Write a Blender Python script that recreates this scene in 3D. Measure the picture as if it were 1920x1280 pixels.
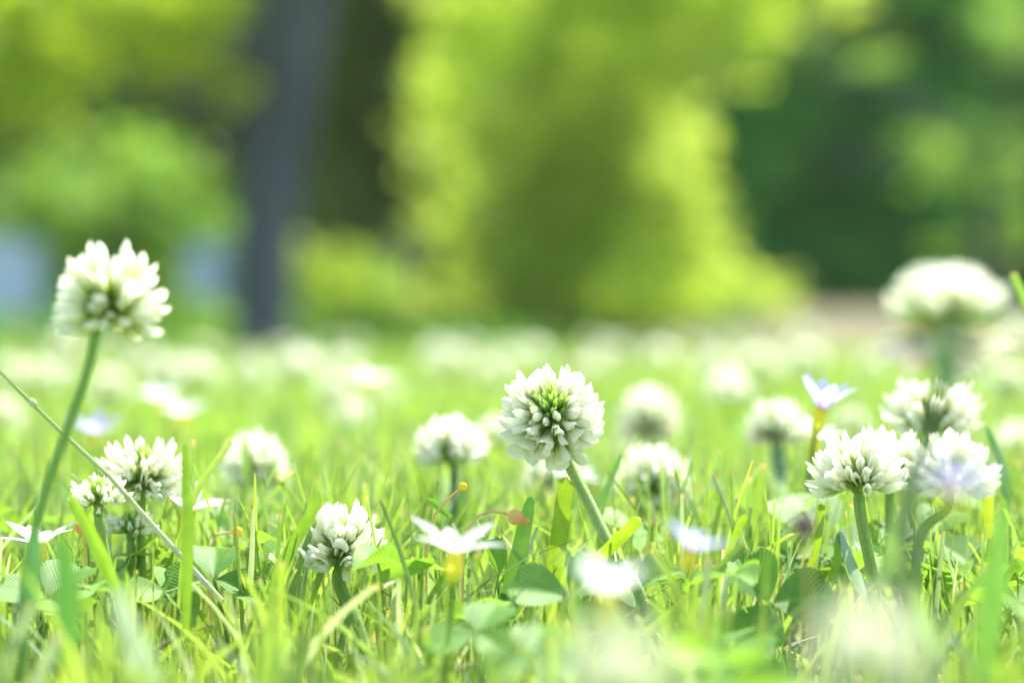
import bpy, math, random
import numpy as np
from mathutils import Vector, Matrix, Quaternion

for o in list(bpy.data.objects):
    bpy.data.objects.remove(o)
S = bpy.context.scene
COL = S.collection
rad = math.radians
rng = random.Random(7)
nr = np.random.default_rng(11)

# ------------------------------------------------------------------ camera
CAM_Z = 0.065
F = 1920 * 100.0 / 36.0            # focal length in photo pixels (100 mm on 36 mm)
PITCH = math.atan(40 / F)          # horizon sits 40 px above the photo's centre
cd = bpy.data.cameras.new('camera'); cam = bpy.data.objects.new('camera', cd); COL.objects.link(cam)
cam.location = (0, 0, CAM_Z)
cam.rotation_euler = (math.pi / 2 - PITCH, 0, 0)
cd.lens = 100; cd.sensor_width = 36; cd.clip_start = 0.02; cd.clip_end = 500
cd.dof.use_dof = True; cd.dof.focus_distance = 0.573; cd.dof.aperture_fstop = 9.2
cd.dof.aperture_blades = 0
S.camera = cam
FWD = Vector((0, math.cos(PITCH), -math.sin(PITCH)))
UPV = Vector((0, math.sin(PITCH), math.cos(PITCH)))
def P(px, py, D):
    """world point seen at photo pixel (px, py), D metres in front of the camera"""
    return Vector((0, 0, CAM_Z)) + FWD * D + Vector((1, 0, 0)) * ((px - 960) / F * D) + UPV * ((640 - py) / F * D)

# ------------------------------------------------------------------ light
SUN_EL, SUN_AZ = rad(60), rad(28)      # azimuth from +Y (behind the flowers) towards +X (right)
w = bpy.data.worlds.new('World'); S.world = w; w.use_nodes = True
nt = w.node_tree
sky = nt.nodes.new('ShaderNodeTexSky'); sky.sky_type = 'NISHITA'; sky.sun_disc = False
sky.sun_elevation = SUN_EL; sky.sun_rotation = SUN_AZ
nt.links.new(sky.outputs[0], nt.nodes['Background'].inputs[0])
nt.nodes['Background'].inputs[1].default_value = 0.15
sd = bpy.data.lights.new('sun', 'SUN'); sun = bpy.data.objects.new('sun', sd); COL.objects.link(sun)
sd.energy = 4.6; sd.angle = rad(0.5); sd.color = (1, .96, .88)
sdir = Vector((math.sin(SUN_AZ) * math.cos(SUN_EL), math.cos(SUN_AZ) * math.cos(SUN_EL), math.sin(SUN_EL)))
sun.rotation_euler = sdir.to_track_quat('Z', 'Y').to_euler()
sun.location = (3, 4, 8)
S.view_settings.view_transform = 'Standard'; S.view_settings.look = 'None'
S.view_settings.exposure = 1.55; S.view_settings.gamma = 1
S.render.engine = 'CYCLES'
S.cycles.max_bounces = 10; S.cycles.transmission_bounces = 8; S.cycles.diffuse_bounces = 5
S.render.resolution_x = 1024; S.render.resolution_y = 682

# ------------------------------------------------------------------ materials
def plant_mat(name, trans=0.4, rough=0.55, spec=0.3, tint=(1, 1, 1), tsat=(1, 1, 1), noise=0.15, nscale=900, veins=None):
    """vertex-coloured leaf / petal: reflects and lets light through"""
    m = bpy.data.materials.new(name); m.use_nodes = True
    t = m.node_tree; N = t.nodes; L = t.links
    N.clear()
    out = N.new('ShaderNodeOutputMaterial')
    at = N.new('ShaderNodeAttribute'); at.attribute_name = 'Col'
    no = N.new('ShaderNodeTexNoise'); no.inputs['Scale'].default_value = nscale; no.inputs['Detail'].default_value = 3
    tc = N.new('ShaderNodeTexCoord'); L.new(tc.outputs['Object'], no.inputs['Vector'])
    mr = N.new('ShaderNodeMapRange'); mr.inputs[1].default_value = .3; mr.inputs[2].default_value = .7
    mr.inputs[3].default_value = 1 - noise; mr.inputs[4].default_value = 1 + noise
    L.new(no.outputs['Fac'], mr.inputs[0])
    mul = N.new('ShaderNodeVectorMath'); mul.operation = 'SCALE'
    L.new(at.outputs['Color'], mul.inputs[0]); L.new(mr.outputs[0], mul.inputs['Scale'])
    colour = mul.outputs[0]
    height = None
    if veins:
        uv = N.new('ShaderNodeUVMap'); sx = N.new('ShaderNodeSeparateXYZ'); L.new(uv.outputs[0], sx.inputs[0])
        if veins == 'blade':
            a = N.new('ShaderNodeMath'); a.operation = 'MULTIPLY'; a.inputs[1].default_value = 38; L.new(sx.outputs[0], a.inputs[0])
            b = N.new('ShaderNodeMath'); b.operation = 'SINE'; L.new(a.outputs[0], b.inputs[0])
            rg = (-1, 1, .93, 1.07)
        else:
            c = N.new('ShaderNodeMath'); c.operation = 'SUBTRACT'; c.inputs[1].default_value = .5; L.new(sx.outputs[0], c.inputs[0])
            d = N.new('ShaderNodeMath'); d.operation = 'ABSOLUTE'; L.new(c.outputs[0], d.inputs[0])
            e = N.new('ShaderNodeMath'); e.operation = 'MULTIPLY_ADD'; e.inputs[1].default_value = -.9; L.new(d.outputs[0], e.inputs[0]); L.new(sx.outputs[1], e.inputs[2])
            f = N.new('ShaderNodeMath'); f.operation = 'MULTIPLY'; f.inputs[1].default_value = 84; L.new(e.outputs[0], f.inputs[0])
            g = N.new('ShaderNodeMath'); g.operation = 'SINE'; L.new(f.outputs[0], g.inputs[0])
            b = N.new('ShaderNodeMath'); b.operation = 'POWER'; b.inputs[1].default_value = 3
            h = N.new('ShaderNodeMath'); h.operation = 'MULTIPLY_ADD'; h.inputs[1].default_value = .5; h.inputs[2].default_value = .5
            L.new(g.outputs[0], h.inputs[0]); L.new(h.outputs[0], b.inputs[0])
            rg = (0, 1, .86, 1.28)
        m2 = N.new('ShaderNodeMapRange')
        for i in range(4): m2.inputs[i + 1].default_value = rg[i]
        L.new(b.outputs[0], m2.inputs[0])
        mu2 = N.new('ShaderNodeVectorMath'); mu2.operation = 'SCALE'
        L.new(colour, mu2.inputs[0]); L.new(m2.outputs[0], mu2.inputs['Scale'])
        colour = mu2.outputs[0]; height = b.outputs[0]
    pr = N.new('ShaderNodeBsdfPrincipled'); pr.inputs['Roughness'].default_value = rough
    pr.inputs['Specular IOR Level'].default_value = spec
    ti = N.new('ShaderNodeVectorMath'); ti.operation = 'MULTIPLY'; ti.inputs[1].default_value = tint
    L.new(colour, ti.inputs[0]); L.new(ti.outputs[0], pr.inputs['Base Color'])
    tr = N.new('ShaderNodeBsdfTranslucent')
    ts = N.new('ShaderNodeVectorMath'); ts.operation = 'MULTIPLY'; ts.inputs[1].default_value = tsat
    L.new(colour, ts.inputs[0]); L.new(ts.outputs[0], tr.inputs['Color'])
    if height:
        bp = N.new('ShaderNodeBump'); bp.inputs['Strength'].default_value = .35; bp.inputs['Distance'].default_value = .00015
        L.new(height, bp.inputs['Height']); L.new(bp.outputs[0], pr.inputs['Normal'])
    mx = N.new('ShaderNodeMixShader'); mx.inputs[0].default_value = trans
    L.new(pr.outputs[0], mx.inputs[1]); L.new(tr.outputs[0], mx.inputs[2]); L.new(mx.outputs[0], out.inputs['Surface'])
    return m
M_PETAL = plant_mat('white_petal', trans=.6, rough=.7, spec=.08, noise=.03, nscale=600)
M_BLADE = plant_mat('grass_blade', trans=.56, rough=.42, spec=.35, tint=(.95, 1, 1.3), tsat=(1.3, 1.15, .75), noise=.14, nscale=350, veins='blade')
M_LEAF = plant_mat('clover_leaf', trans=.45, rough=.5, spec=.35, tint=(1, 1.05, 1.1), tsat=(1.25, 1.2, .6), noise=.12, nscale=500, veins='leaf')
M_STEM = plant_mat('stem', trans=.3, rough=.65, spec=.12, noise=.12, nscale=1500)
M_TREE = plant_mat('tree_leaf', trans=.58, rough=.5, spec=.3, tsat=(1.3, 1.25, .5), noise=.2, nscale=3)

def noise_mat(name, c1, c2, scale, rough=.9, bump=0.0, bdist=.01, stretch=(1, 1, 1)):
    m = bpy.data.materials.new(name); m.use_nodes = True
    t = m.node_tree; N = t.nodes; L = t.links; b = N['Principled BSDF']
    tc = N.new('ShaderNodeTexCoord'); mp = N.new('ShaderNodeMapping'); mp.inputs['Scale'].default_value = stretch
    no = N.new('ShaderNodeTexNoise'); no.inputs['Scale'].default_value = scale; no.inputs['Detail'].default_value = 6
    cr = N.new('ShaderNodeValToRGB'); cr.color_ramp.elements[0].position = .35; cr.color_ramp.elements[1].position = .65
    cr.color_ramp.elements[0].color = (*c1, 1); cr.color_ramp.elements[1].color = (*c2, 1)
    L.new(tc.outputs['Object'], mp.inputs[0]); L.new(mp.outputs[0], no.inputs['Vector'])
    L.new(no.outputs['Fac'], cr.inputs[0]); L.new(cr.outputs[0], b.inputs['Base Color'])
    b.inputs['Roughness'].default_value = rough
    if bump:
        bp = N.new('ShaderNodeBump'); bp.inputs['Strength'].default_value = bump; bp.inputs['Distance'].default_value = bdist
        L.new(no.outputs['Fac'], bp.inputs['Height']); L.new(bp.outputs[0], b.inputs['Normal'])
    return m
M_BARK = noise_mat('grey_bark', (.03, .042, .046), (.08, .1, .105), 9, bump=.8, bdist=.02, stretch=(1, 1, .25))
M_WALL = noise_mat('pale_wall', (.5, .62, .7), (.56, .68, .76), 2.2, bump=.1)
M_COPE = noise_mat('coping_stone', (.35, .37, .4), (.45, .47, .5), 4)
M_PATH = noise_mat('path_concrete', (.36, .37, .42), (.45, .45, .5), 6)

# ------------------------------------------------------------------ object helpers
def tag(o, label=None, cat=None, group=None, kind=None):
    if label: o['label'] = label
    if cat: o['category'] = cat
    if group: o['group'] = group
    if kind: o['kind'] = kind
    return o
def empty(name, loc):
    o = bpy.data.objects.new(name, None); COL.objects.link(o); o.location = loc
    o.empty_display_size = .005
    return o
def np_mesh(name, V, Fc, Cc, mat, UV=None, smooth=True):
    """V (n,3), Fc (m,k) one polygon size, Cc (n,3)"""
    V = np.asarray(V, dtype=np.float32); Fc = np.asarray(Fc, dtype=np.int32)
    me = bpy.data.meshes.new(name)
    k = Fc.shape[1]
    me.vertices.add(len(V)); me.vertices.foreach_set('co', V.ravel())
    me.loops.add(Fc.size); me.loops.foreach_set('vertex_index', Fc.ravel())
    me.polygons.add(len(Fc))
    me.polygons.foreach_set('loop_start', np.arange(0, Fc.size, k, dtype=np.int32))
    me.polygons.foreach_set('loop_total', np.full(len(Fc), k, dtype=np.int32))
    me.polygons.foreach_set('use_smooth', np.full(len(Fc), smooth, dtype=bool))
    ca = me.color_attributes.new('Col', 'FLOAT_COLOR', 'POINT')
    c4 = np.ones((len(V), 4), dtype=np.float32); c4[:, :3] = Cc
    ca.data.foreach_set('color', c4.ravel())
    if UV is not None:
        ul = me.uv_layers.new(name='UVMap')
        ul.data.foreach_set('uv', np.asarray(UV, dtype=np.float32)[Fc.ravel()].ravel())
    me.materials.append(mat); me.update(calc_edges=True)
    return me
def link(name, me, parent=None, loc=None):
    o = bpy.data.objects.new(name, me); COL.objects.link(o)
    if parent: o.parent = parent
    if loc is not None: o.location = loc
    return o

class MB:
    """collects quad grids and tubes into one mesh with vertex colours"""
    def __init__(s): s.v = []; s.f = []; s.c = []; s.uv = []; s.n = 0
    def grid(s, pts, cols, close=False, uvs=None):
        pts = np.asarray(pts, float); r, q = pts.shape[:2]
        cols = np.broadcast_to(np.asarray(cols, float), pts.shape)
        if uvs is None:
            uvs = np.zeros((r, q, 2)); uvs[..., 0] = np.linspace(0, 1, q)[None]; uvs[..., 1] = np.linspace(0, 1, r)[:, None]
        idx = np.arange(r * q).reshape(r, q) + s.n
        if close: idx = np.concatenate([idx, idx[:, :1]], 1)
        f = np.stack([idx[:-1, :-1], idx[:-1, 1:], idx[1:, 1:], idx[1:, :-1]], -1).reshape(-1, 4)
        s.v.append(pts.reshape(-1, 3)); s.c.append(cols.reshape(-1, 3)); s.uv.append(uvs.reshape(-1, 2)); s.f.append(f); s.n += r * q
    def tube(s, pts, rads, cols, sides=8, ridge=0.0):
        pts = [Vector(p) for p in pts]; n = len(pts)
        rads = np.broadcast_to(np.asarray(rads, float), (n,)); cols = np.broadcast_to(np.asarray(cols, float), (n, 3))
        t0 = (pts[1] - pts[0]).normalized(); a = t0.orthogonal().normalized()
        P_ = np.zeros((n, sides, 3)); C_ = np.zeros((n, sides, 3))
        for i in range(n):
            t = (pts[min(i + 1, n - 1)] - pts[max(i - 1, 0)]).normalized()
            a = (a - t * a.dot(t)).normalized(); b = t.cross(a)
            for k in range(sides):
                an = 2 * math.pi * k / sides
                rr = rads[i] * (1 + ridge * (1 if k % 4 < 2 else -1))
                P_[i, k] = pts[i] + (a * math.cos(an) + b * math.sin(an)) * rr
                C_[i, k] = cols[i] * (1 + (ridge * 2.2 if k % 4 < 2 else -ridge * 2.2))
        s.grid(P_, C_, close=True)
        return s
    def blob(s, c, r, col, col2=None, seg=8, rings=6, zdir=(0, 0, 1)):
        """ellipsoid, r=(rx,ry,rz) with z along zdir, colour runs from bottom to top"""
        q = Vector(zdir).to_track_quat('Z', 'Y'); col2 = col if col2 is None else col2
        P_ = np.zeros((rings + 1, seg, 3)); C_ = np.zeros((rings + 1, seg, 3))
        for i in range(rings + 1):
            th = math.pi * i / rings
            for k in range(seg):
                an = 2 * math.pi * k / seg
                v = Vector((r[0] * math.sin(th) * math.cos(an), r[1] * math.sin(th) * math.sin(an), -r[2] * math.cos(th)))
                P_[i, k] = Vector(c) + q @ v
                C_[i, k] = np.array(col) * (1 - i / rings) + np.array(col2) * (i / rings)
        s.grid(P_, C_, close=True)
        return s
    def arrays(s): return np.concatenate(s.v), np.concatenate(s.f), np.concatenate(s.c), np.concatenate(s.uv)
    def add(s, arr, M):
        v, f, c, u = arr
        R = np.array(M)[:3, :3]; T = np.array(M)[:3, 3]
        s.v.append(v @ R.T + T); s.f.append(f + s.n); s.c.append(c); s.uv.append(u); s.n += len(v)
    def mesh(s, name, mat):
        v, f, c, u = s.arrays(); return np_mesh(name, v, f, c, mat, u)
    def build(s, name, mat, parent=None, loc=None): return link(name, s.mesh(name, mat), parent, loc)

def bez(p0, p1, p2, n=10):
    p0, p1, p2 = Vector(p0), Vector(p1), Vector(p2)
    return [(1 - t) ** 2 * p0 + 2 * t * (1 - t) * p1 + t * t * p2 for t in [i / n for i in range(n + 1)]]

# ------------------------------------------------------------------ the setting: ground, path
def ssm(a, b, v): v = np.clip((v - a) / (b - a), 0, 1); return v * v * (3 - 2 * v)
def gz(x, y):
    """lie of the land: a shallow dip beyond the lawn at left, a low bank at right"""
    return -.045 * ssm(3.2, 7, y) * (1 - ssm(.2, 1.2, x)) + .12 * ssm(7, 12, y) * ssm(.1, 1.3, x)
def ground():
    xs = np.concatenate([np.linspace(-120, -6, 14), np.linspace(-5, 5, 61), np.linspace(6, 120, 14)])
    ys = np.concatenate([[-60, -20, -5, -1], np.linspace(-.5, 3, 60), np.linspace(3.3, 30, 80), np.linspace(40, 250, 10)])
    X, Y = np.meshgrid(xs, ys)
    Z = .0015 * np.sin(X * 37) * np.sin(Y * 29) + gz(X, Y) - .01
    mb = MB(); mb.grid(np.stack([X, Y, Z], -1), (.1, .1, .05))
    m = bpy.data.materials.new('soil'); m.use_nodes = True
    t = m.node_tree; N = t.nodes; L = t.links; b = N['Principled BSDF']; b.inputs['Roughness'].default_value = .95
    tc = N.new('ShaderNodeTexCoord'); n1 = N.new('ShaderNodeTexNoise'); n1.inputs['Scale'].default_value = 180; n1.inputs['Detail'].default_value = 6
    cr = N.new('ShaderNodeValToRGB'); cr.color_ramp.elements[0].color = (.1, .13, .05, 1); cr.color_ramp.elements[1].color = (.3, .33, .15, 1)
    L.new(tc.outputs['Object'], n1.inputs['Vector']); L.new(n1.outputs['Fac'], cr.inputs[0])
    sp = N.new('ShaderNodeSeparateXYZ'); L.new(tc.outputs['Object'], sp.inputs[0])
    n2 = N.new('ShaderNodeTexNoise'); n2.inputs['Scale'].default_value = 1.3; L.new(tc.outputs['Object'], n2.inputs['Vector'])
    ad = N.new('ShaderNodeMath'); ad.operation = 'MULTIPLY_ADD'; ad.inputs[1].default_value = 1.5; L.new(n2.outputs['Fac'], ad.inputs[0]); L.new(sp.outputs[1], ad.inputs[2])
    mr = N.new('ShaderNodeMapRange'); mr.inputs[1].default_value = 5.4; mr.inputs[2].default_value = 6.4; L.new(ad.outputs[0], mr.inputs[0])
    mx = N.new('ShaderNodeMixRGB'); L.new(mr.outputs[0], mx.inputs[0]); L.new(cr.outputs[0], mx.inputs[1]); mx.inputs[2].default_value = (.115, .1, .045, 1)
    L.new(mx.outputs[0], b.inputs['Base Color'])
    o = mb.build('ground', m); tag(o, kind='structure')
ground()
def path():
    mb = MB(); X, Y = np.meshgrid(np.linspace(-6, .45, 30), np.linspace(7.4, 8.5, 4))
    mb.grid(np.stack([X, Y + .15 * np.sin(X * .7), np.full_like(X, -.03)], -1), (.4, .4, .4))
    # kerb edge facing the lawn
    x = np.linspace(-6, .45, 30); y = 7.4 + .15 * np.sin(x * .7) - .002
    mb.grid(np.stack([np.stack([x, y, np.full_like(x, -.09)], -1), np.stack([x, y, np.full_like(x, -.03)], -1)]), (.4, .4, .4))
    tag(mb.build('path', M_PATH), kind='structure')
path()

# ------------------------------------------------------------------ grass
def blades(base, h, az, lean, width, face, colb, colt, cut, K=5, fold=.25, power=1.8):
    """all blades of one batch as arrays"""
    n = len(base); s = np.append(np.linspace(0, .955, K), 1.0)
    s_ = s[None, :]
    horiz = (lean * h)[:, None] * s_ ** power
    z = h[:, None] * (s_ - .35 * (lean[:, None] ** 2) * s_ ** 3 * .8)
    cx = base[:, 0, None] + np.cos(az)[:, None] * horiz
    cy = base[:, 1, None] + np.sin(az)[:, None] * horiz
    cz = base[:, 2, None] + z
    wp = np.where(cut[:, None], 1 - .28 * s_ ** 3, np.sqrt(np.clip(1 - s_ ** 2.2, 0, 1)) * .98 + .02) * (.55 + .45 * np.minimum(1, s_ * 3.3))
    hw = width[:, None] * wp * .5
    fx, fy = np.cos(face)[:, None], np.sin(face)[:, None]
    V = np.zeros((n, K + 1, 3, 3))
    for j, sg in enumerate((-1, 0, 1)):
        V[:, :, j, 0] = cx + sg * hw * fx - (sg == 0) * fold * hw * fy
        V[:, :, j, 1] = cy + sg * hw * fy + (sg == 0) * fold * hw * fx
        V[:, :, j, 2] = cz
    C = colb[:, None, :] * (1 - s_[..., None] ** 1.2) + colt[:, None, :] * s_[..., None] ** 1.2
    brown = np.array([.45, .36, .16])
    m = (cut[:, None] & (s_ > .97))[..., None]
    C = np.where(m, brown, C)
    C = np.repeat(C[:, :, None, :], 3, 2)
    UV = np.zeros((n, K + 1, 3, 2)); UV[..., 0] = np.array([0, .5, 1])[None, None]; UV[..., 1] = s_[..., None]
    idx = np.arange(n * (K + 1) * 3).reshape(n, K + 1, 3)
    q = np.stack([idx[:, :-1, :-1], idx[:, :-1, 1:], idx[:, 1:, 1:], idx[:, 1:, :-1]], -1).reshape(-1, 4)
    return V.reshape(-1, 3), q, C.reshape(-1, 3), UV.reshape(-1, 2)

G1 = np.array([.15, .30, .035]); G2 = np.array([.22, .37, .055]); G3 = np.array([.11, .25, .09]); STRAW = np.array([.5, .4, .2]); YEL = np.array([.3, .46, .05])
def wedge(n, d0, d1, margin=1.35, extra=.03):
    """points on the ground in the view wedge and a good way to each side"""
    d = np.sqrt(nr.uniform(d0 ** 2, d1 ** 2, n)); x = nr.uniform(-1, 1, n) * (.18 * d * margin + extra)
    return np.stack([x, d, np.zeros(n)], -1)
def field(name, n, d0, d1, hr, wr, K, cutp=.22, straw=.05, margin=1.35):
    b = wedge(n, d0, d1, margin); b[:, 2] = gz(b[:, 0], b[:, 1]) - .012
    clump = .5 + .5 * np.sin(b[:, 0] * 61 + 2 * np.sin(b[:, 1] * 43)) * np.sin(b[:, 1] * 57 + 1.3)
    h = nr.uniform(*hr, n) * (.72 + .4 * clump) + .012
    lo = 1 - .32 * np.clip((.60 - b[:, 1]) / .05, 0, 1)      # the lawn is lower and thinner where the lens stood
    h = np.where(nr.random(n) < .93, h * lo, h)
    for hx, hd in ((1190, .572), (1440, .55), (400, .57), (640, .57), (80, .566), (355, .6), (855, .49), (1625, .56), (1540, .6), (1180, .57), (960, .56), (1300, .44), (1136, .4)):
        near = (b[:, 1] > .3) & (b[:, 1] < hd + .004) & (np.abs(b[:, 0] / b[:, 1] * F - (hx - 960)) < 66)
        h = np.where(near & (nr.random(n) < .85), np.minimum(h, .0105 + .003 * nr.random(n)), h)
    lean = np.abs(nr.normal(.25, .32, n)); az = nr.uniform(0, 2 * np.pi, n)
    wd = nr.uniform(*wr, n) * nr.choice([.6, .9, 1.35], n)
    face = nr.normal(0, .8, n)
    k = nr.random((n, 3)); base = G1 * k[:, :1] + G2 * (1 - k[:, :1]); base = np.where(k[:, 1:2] < .3, G3 * .5 + base * .5, base)
    base = np.where(k[:, 2:3] > .93, YEL, base); base = np.where(k[:, 2:3] < .13, np.array([.3, .42, .24]), base)  # silvery share of blades: colour stands in for reflected light
    tip = base * nr.uniform(.85, 1.15, (n, 1)) + np.array([.02, .02, 0])
    if d1 < .45: base = base * .4 + np.array([.3, .46, .04]) * .6; tip = base.copy()
    st = nr.random(n) < straw
    base[st] = STRAW * nr.uniform(.5, 1.1, (st.sum(), 1)); tip[st] = base[st] * .95; h[st] *= .62; lean[st] += .5
    cut = nr.random(n) < cutp
    base_c = base * .75 + np.array([.12, .14, .06])  # blade feet lightened in colour to lift the shadows in the turf
    arr = blades(b, h, az, lean, wd, face, base_c, tip, cut, K)
    return link(name, np_mesh(name, *arr[:3], M_BLADE, arr[3]))
GRASS_PARTS = []
parts = [(1300, .27, .42, (.016, .034), (.0012, .0026), 6), (3000, .2, .46, (.014, .034), (.0008, .0022), 6), (13000, .44, 1.0, (.014, .037), (.0007, .0017), 7),
         (22000, .95, 3.0, (.018, .033), (.0016, .0028), 4), (20000, 2.9, 5.6, (.02, .034), (.004, .008), 2)]
arrs = []
def grass_all():
    n0 = 0; V = []; Q = []; C = []; U = []
    for (n, d0, d1, hr, wr, K) in parts:
        o = field('tmp', n, d0, d1, hr, wr, K, margin=1.35 if d0 < 2 else 1.5)
        me = o.data
        v = np.zeros(len(me.vertices) * 3, dtype=np.float32); me.vertices.foreach_get('co', v)
        q = np.zeros(len(me.loops), dtype=np.int32); me.loops.foreach_get('vertex_index', q)
        c = np.zeros(len(me.vertices) * 4, dtype=np.float32); me.color_attributes[0].data.foreach_get('color', c)
        ul = np.zeros(len(me.loops) * 2, dtype=np.float32); me.uv_layers[0].data.foreach_get('uv', ul)
        u = np.zeros((len(me.vertices), 2), dtype=np.float32); u[q] = ul.reshape(-1, 2)
        V.append(v.reshape(-1, 3)); Q.append(q.reshape(-1, 4) + n0); C.append(c.reshape(-1, 4)[:, :3]); U.append(u); n0 += len(me.vertices)
        bpy.data.objects.remove(o); bpy.data.meshes.remove(me)
    o = link('grass', np_mesh('grass', np.concatenate(V), np.concatenate(Q), np.concatenate(C), M_BLADE, np.concatenate(U)))
    tag(o, 'bright green mown lawn grass with yellowish and straw coloured blades', 'grass', kind='stuff')
grass_all()

# ------------------------------------------------------------------ clover leaves
def leaflet_arr(L=.012, W=.011, fold=.5, curl=.15, K=10, J=8, serr=True, col=(.1, .24, .03), col2=(.15, .3, .035)):
    """one leaflet, base at origin, length along +Y, top side +Z, folded along the midrib"""
    u = np.linspace(0, 1, K + 1); v = np.linspace(-1, 1, J + 1)
    prof = np.sin(np.pi * np.clip(u, 0, 1) ** 1.25) ** .62; prof[0] = .02; prof[-1] = .12
    P_ = np.zeros((K + 1, J + 1, 3)); C_ = np.zeros((K + 1, J + 1, 3))
    for i in range(K + 1):
        for j in range(J + 1):
            ww = W * .5 * prof[i] * (1 + (.03 * (i % 2) if serr and abs(v[j]) > .9 else 0))
            a = abs(v[j]) * ww
            notch = -.05 * L * (1 - abs(v[j])) if i == K else (.03 * L * abs(v[j]) if i == K - 1 else 0)
            P_[i, j] = (math.copysign(a * math.cos(fold), v[j]), L * u[i] + notch - L * .08 * abs(v[j]) * (u[i] > .8), a * math.sin(fold) - curl * L * u[i] ** 2)
            mid = 1.25 if abs(v[j]) < .1 else 1
            edge = 1.12 if abs(v[j]) > .95 else 1
            C_[i, j] = (np.array(col) * (1 - u[i]) + np.array(col2) * u[i]) * mid * edge
    mb = MB(); mb.grid(P_, C_); return mb.arrays()
def pose(pos, ydir, up, s=1.0):
    y = Vector(ydir).normalized(); z = Vector(up); z = (z - y * z.dot(y)).normalized(); x = y.cross(z)
    M = Matrix((x, y, z)).transposed().to_4x4()
    return Matrix.Translation(pos) @ M @ Matrix.Scale(s, 4)
LEAF_HI = [np_mesh('leaflet', *(lambda a: (a[0], a[1], a[2], M_LEAF, a[3]))(leaflet_arr(fold=f, curl=c, K=20, J=10, W=w_)))
           for f, c, w_ in ((.35, .12, .0115), (.6, .2, .011), (.15, .05, .0125), (.5, .3, .0105))]
def clover_leaf(centre, normal, yaw, size, label, drop=.02, variants=(0, 1, 2), stem_to=None):
    """three leaflets round a centre on a petiole; size = leaflet length in m"""
    t = empty('clover_leaf', (centre[0], centre[1], -.002)); tag(t, label, 'leaf', 'clover leaves in the lawn')
    loc = Vector(t.location); c = Vector(centre) - loc
    n = Vector(normal).normalized(); a = n.orthogonal().normalized(); b = n.cross(a)
    for k in range(3):
        an = yaw + k * 2 * math.pi / 3 + rng.uniform(-.12, .12)
        d = a * math.cos(an) + b * math.sin(an)
        o = link('leaflet', LEAF_HI[variants[k] % 4], t)
        o.matrix_local = pose(c + d * .0006, d + n * rng.uniform(-.1, .25), n, size / .012 * rng.uniform(.93, 1.05))
    foot = Vector((rng.uniform(-.006, .006), rng.uniform(-.004, .006), -.004))
    MB().tube(bez(foot, (c + foot) / 2 + Vector((rng.uniform(-.004, .004), 0, .004)), c, 8), .00045, (.16, .3, .06), 6).build('petiole', M_STEM, t)
    return t
def cover_leaves():
    """low clover leaves mixed into the lawn"""
    var = [leaflet_arr(fold=f, curl=c, K=6, J=4, serr=False, col=tuple(np.array((.17, .33, .05)) * s), col2=tuple(np.array((.22, .38, .05)) * s))
           for f, c, s in ((.3, .1, 1), (.6, .2, .85), (.15, .1, 1.15), (.8, .3, 1))]
    mb = MB()
    for d0, d1, n in ((.22, .5, 12), (.53, 1.2, 430), (1.1, 3, 900)):
        pts = wedge(n, d0, d1)
        for p in pts:
            h = rng.uniform(.008, .021)
            c = Vector((p[0], p[1], h)); nrm = Vector((rng.gauss(0, .45), rng.gauss(0, .45), 1)).normalized()
            a = nrm.orthogonal(); yaw = rng.uniform(0, 6.28); s = rng.uniform(.55, 1.05) * (1.3 if d0 > 1 else 1)
            for k in range(3):
                d = Matrix.Rotation(yaw + k * 2.094, 3, nrm) @ a
                mb.add(rng.choice(var), pose(c, d, nrm, s))
    tag(mb.build('clover_leaf_cover', M_LEAF), 'low clover leaves spreading among the grass of the lawn', 'ground cover', kind='stuff')
cover_leaves()

# ------------------------------------------------------------------ clover florets (millimetres, +Z outward, +X towards the head's tip)
GRN = np.array((.48, .6, .18)); WHT = np.array((.88, .88, .73)); CRM = np.array((.84, .88, .58))
def standard(mb, L=10.2, z0=3.6, w=1.75, a=.9, b=.75, bend=.8, K=8, J=6, c0=CRM, c1=WHT, tipw=.3, twist=0):
    u = np.append(np.linspace(0, .7, K - 3), (.82, .91, .965, .99, 1.0)); K = len(u) - 1; v = np.linspace(-1, 1, J + 1)
    P_ = np.zeros((K + 1, J + 1, 3)); C_ = np.zeros((K + 1, J + 1, 3))
    for i, uu in enumerate(u):
        wid = (.45 + (w - .45) * min(1, uu / .6) ** 1.2) * math.sqrt(max(0, 1 - max(0, (uu - .74) / .262) ** 2.3)) + .1
        xc = .55 + bend * uu ** 2.2 - (.5 * a * (w + .1 - wid) if uu > .74 else 0)
        for j, vv in enumerate(v):
            x = xc - a * wid * abs(vv) ** 1.8; y = b * wid * vv * (1 - .15 * abs(vv))
            z = z0 + (L - z0) * uu - tipw * abs(vv) * uu
            ca, sa = math.cos(twist * uu), math.sin(twist * uu)
            P_[i, j] = (x * ca - y * sa, x * sa + y * ca, z)
            t = min(1, uu / .5); C_[i, j] = (c0 * (1 - t) + c1 * t) * (1.02 if abs(vv) < .2 else 1)
    mb.grid(P_ * .001, C_)
def wings(mb, L=8.4, z0=3.8, c0=CRM, c1=WHT, spread=.35, K=5, J=3):
    for sg in (-1, 1):
        P_ = np.zeros((K + 1, J + 1, 3)); C_ = np.zeros((K + 1, J + 1, 3))
        for i in range(K + 1):
            uu = i / K; wid = .25 + 1.0 * math.sin(math.pi * min(.93, uu * .95 + .03)) ** .8
            for j in range(J + 1):
                vv = j / J
                P_[i, j] = (.1 - vv * wid * 1.1 - .1, sg * (.12 + spread * uu + .35 * math.sin(math.pi * vv) * wid * .5), z0 + (L - z0) * uu - .2 * vv)
                C_[i, j] = c0 * (1 - uu) * .9 + c1 * (uu + .1 * (1 - uu))
        mb.grid(P_ * .001, C_)
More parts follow.
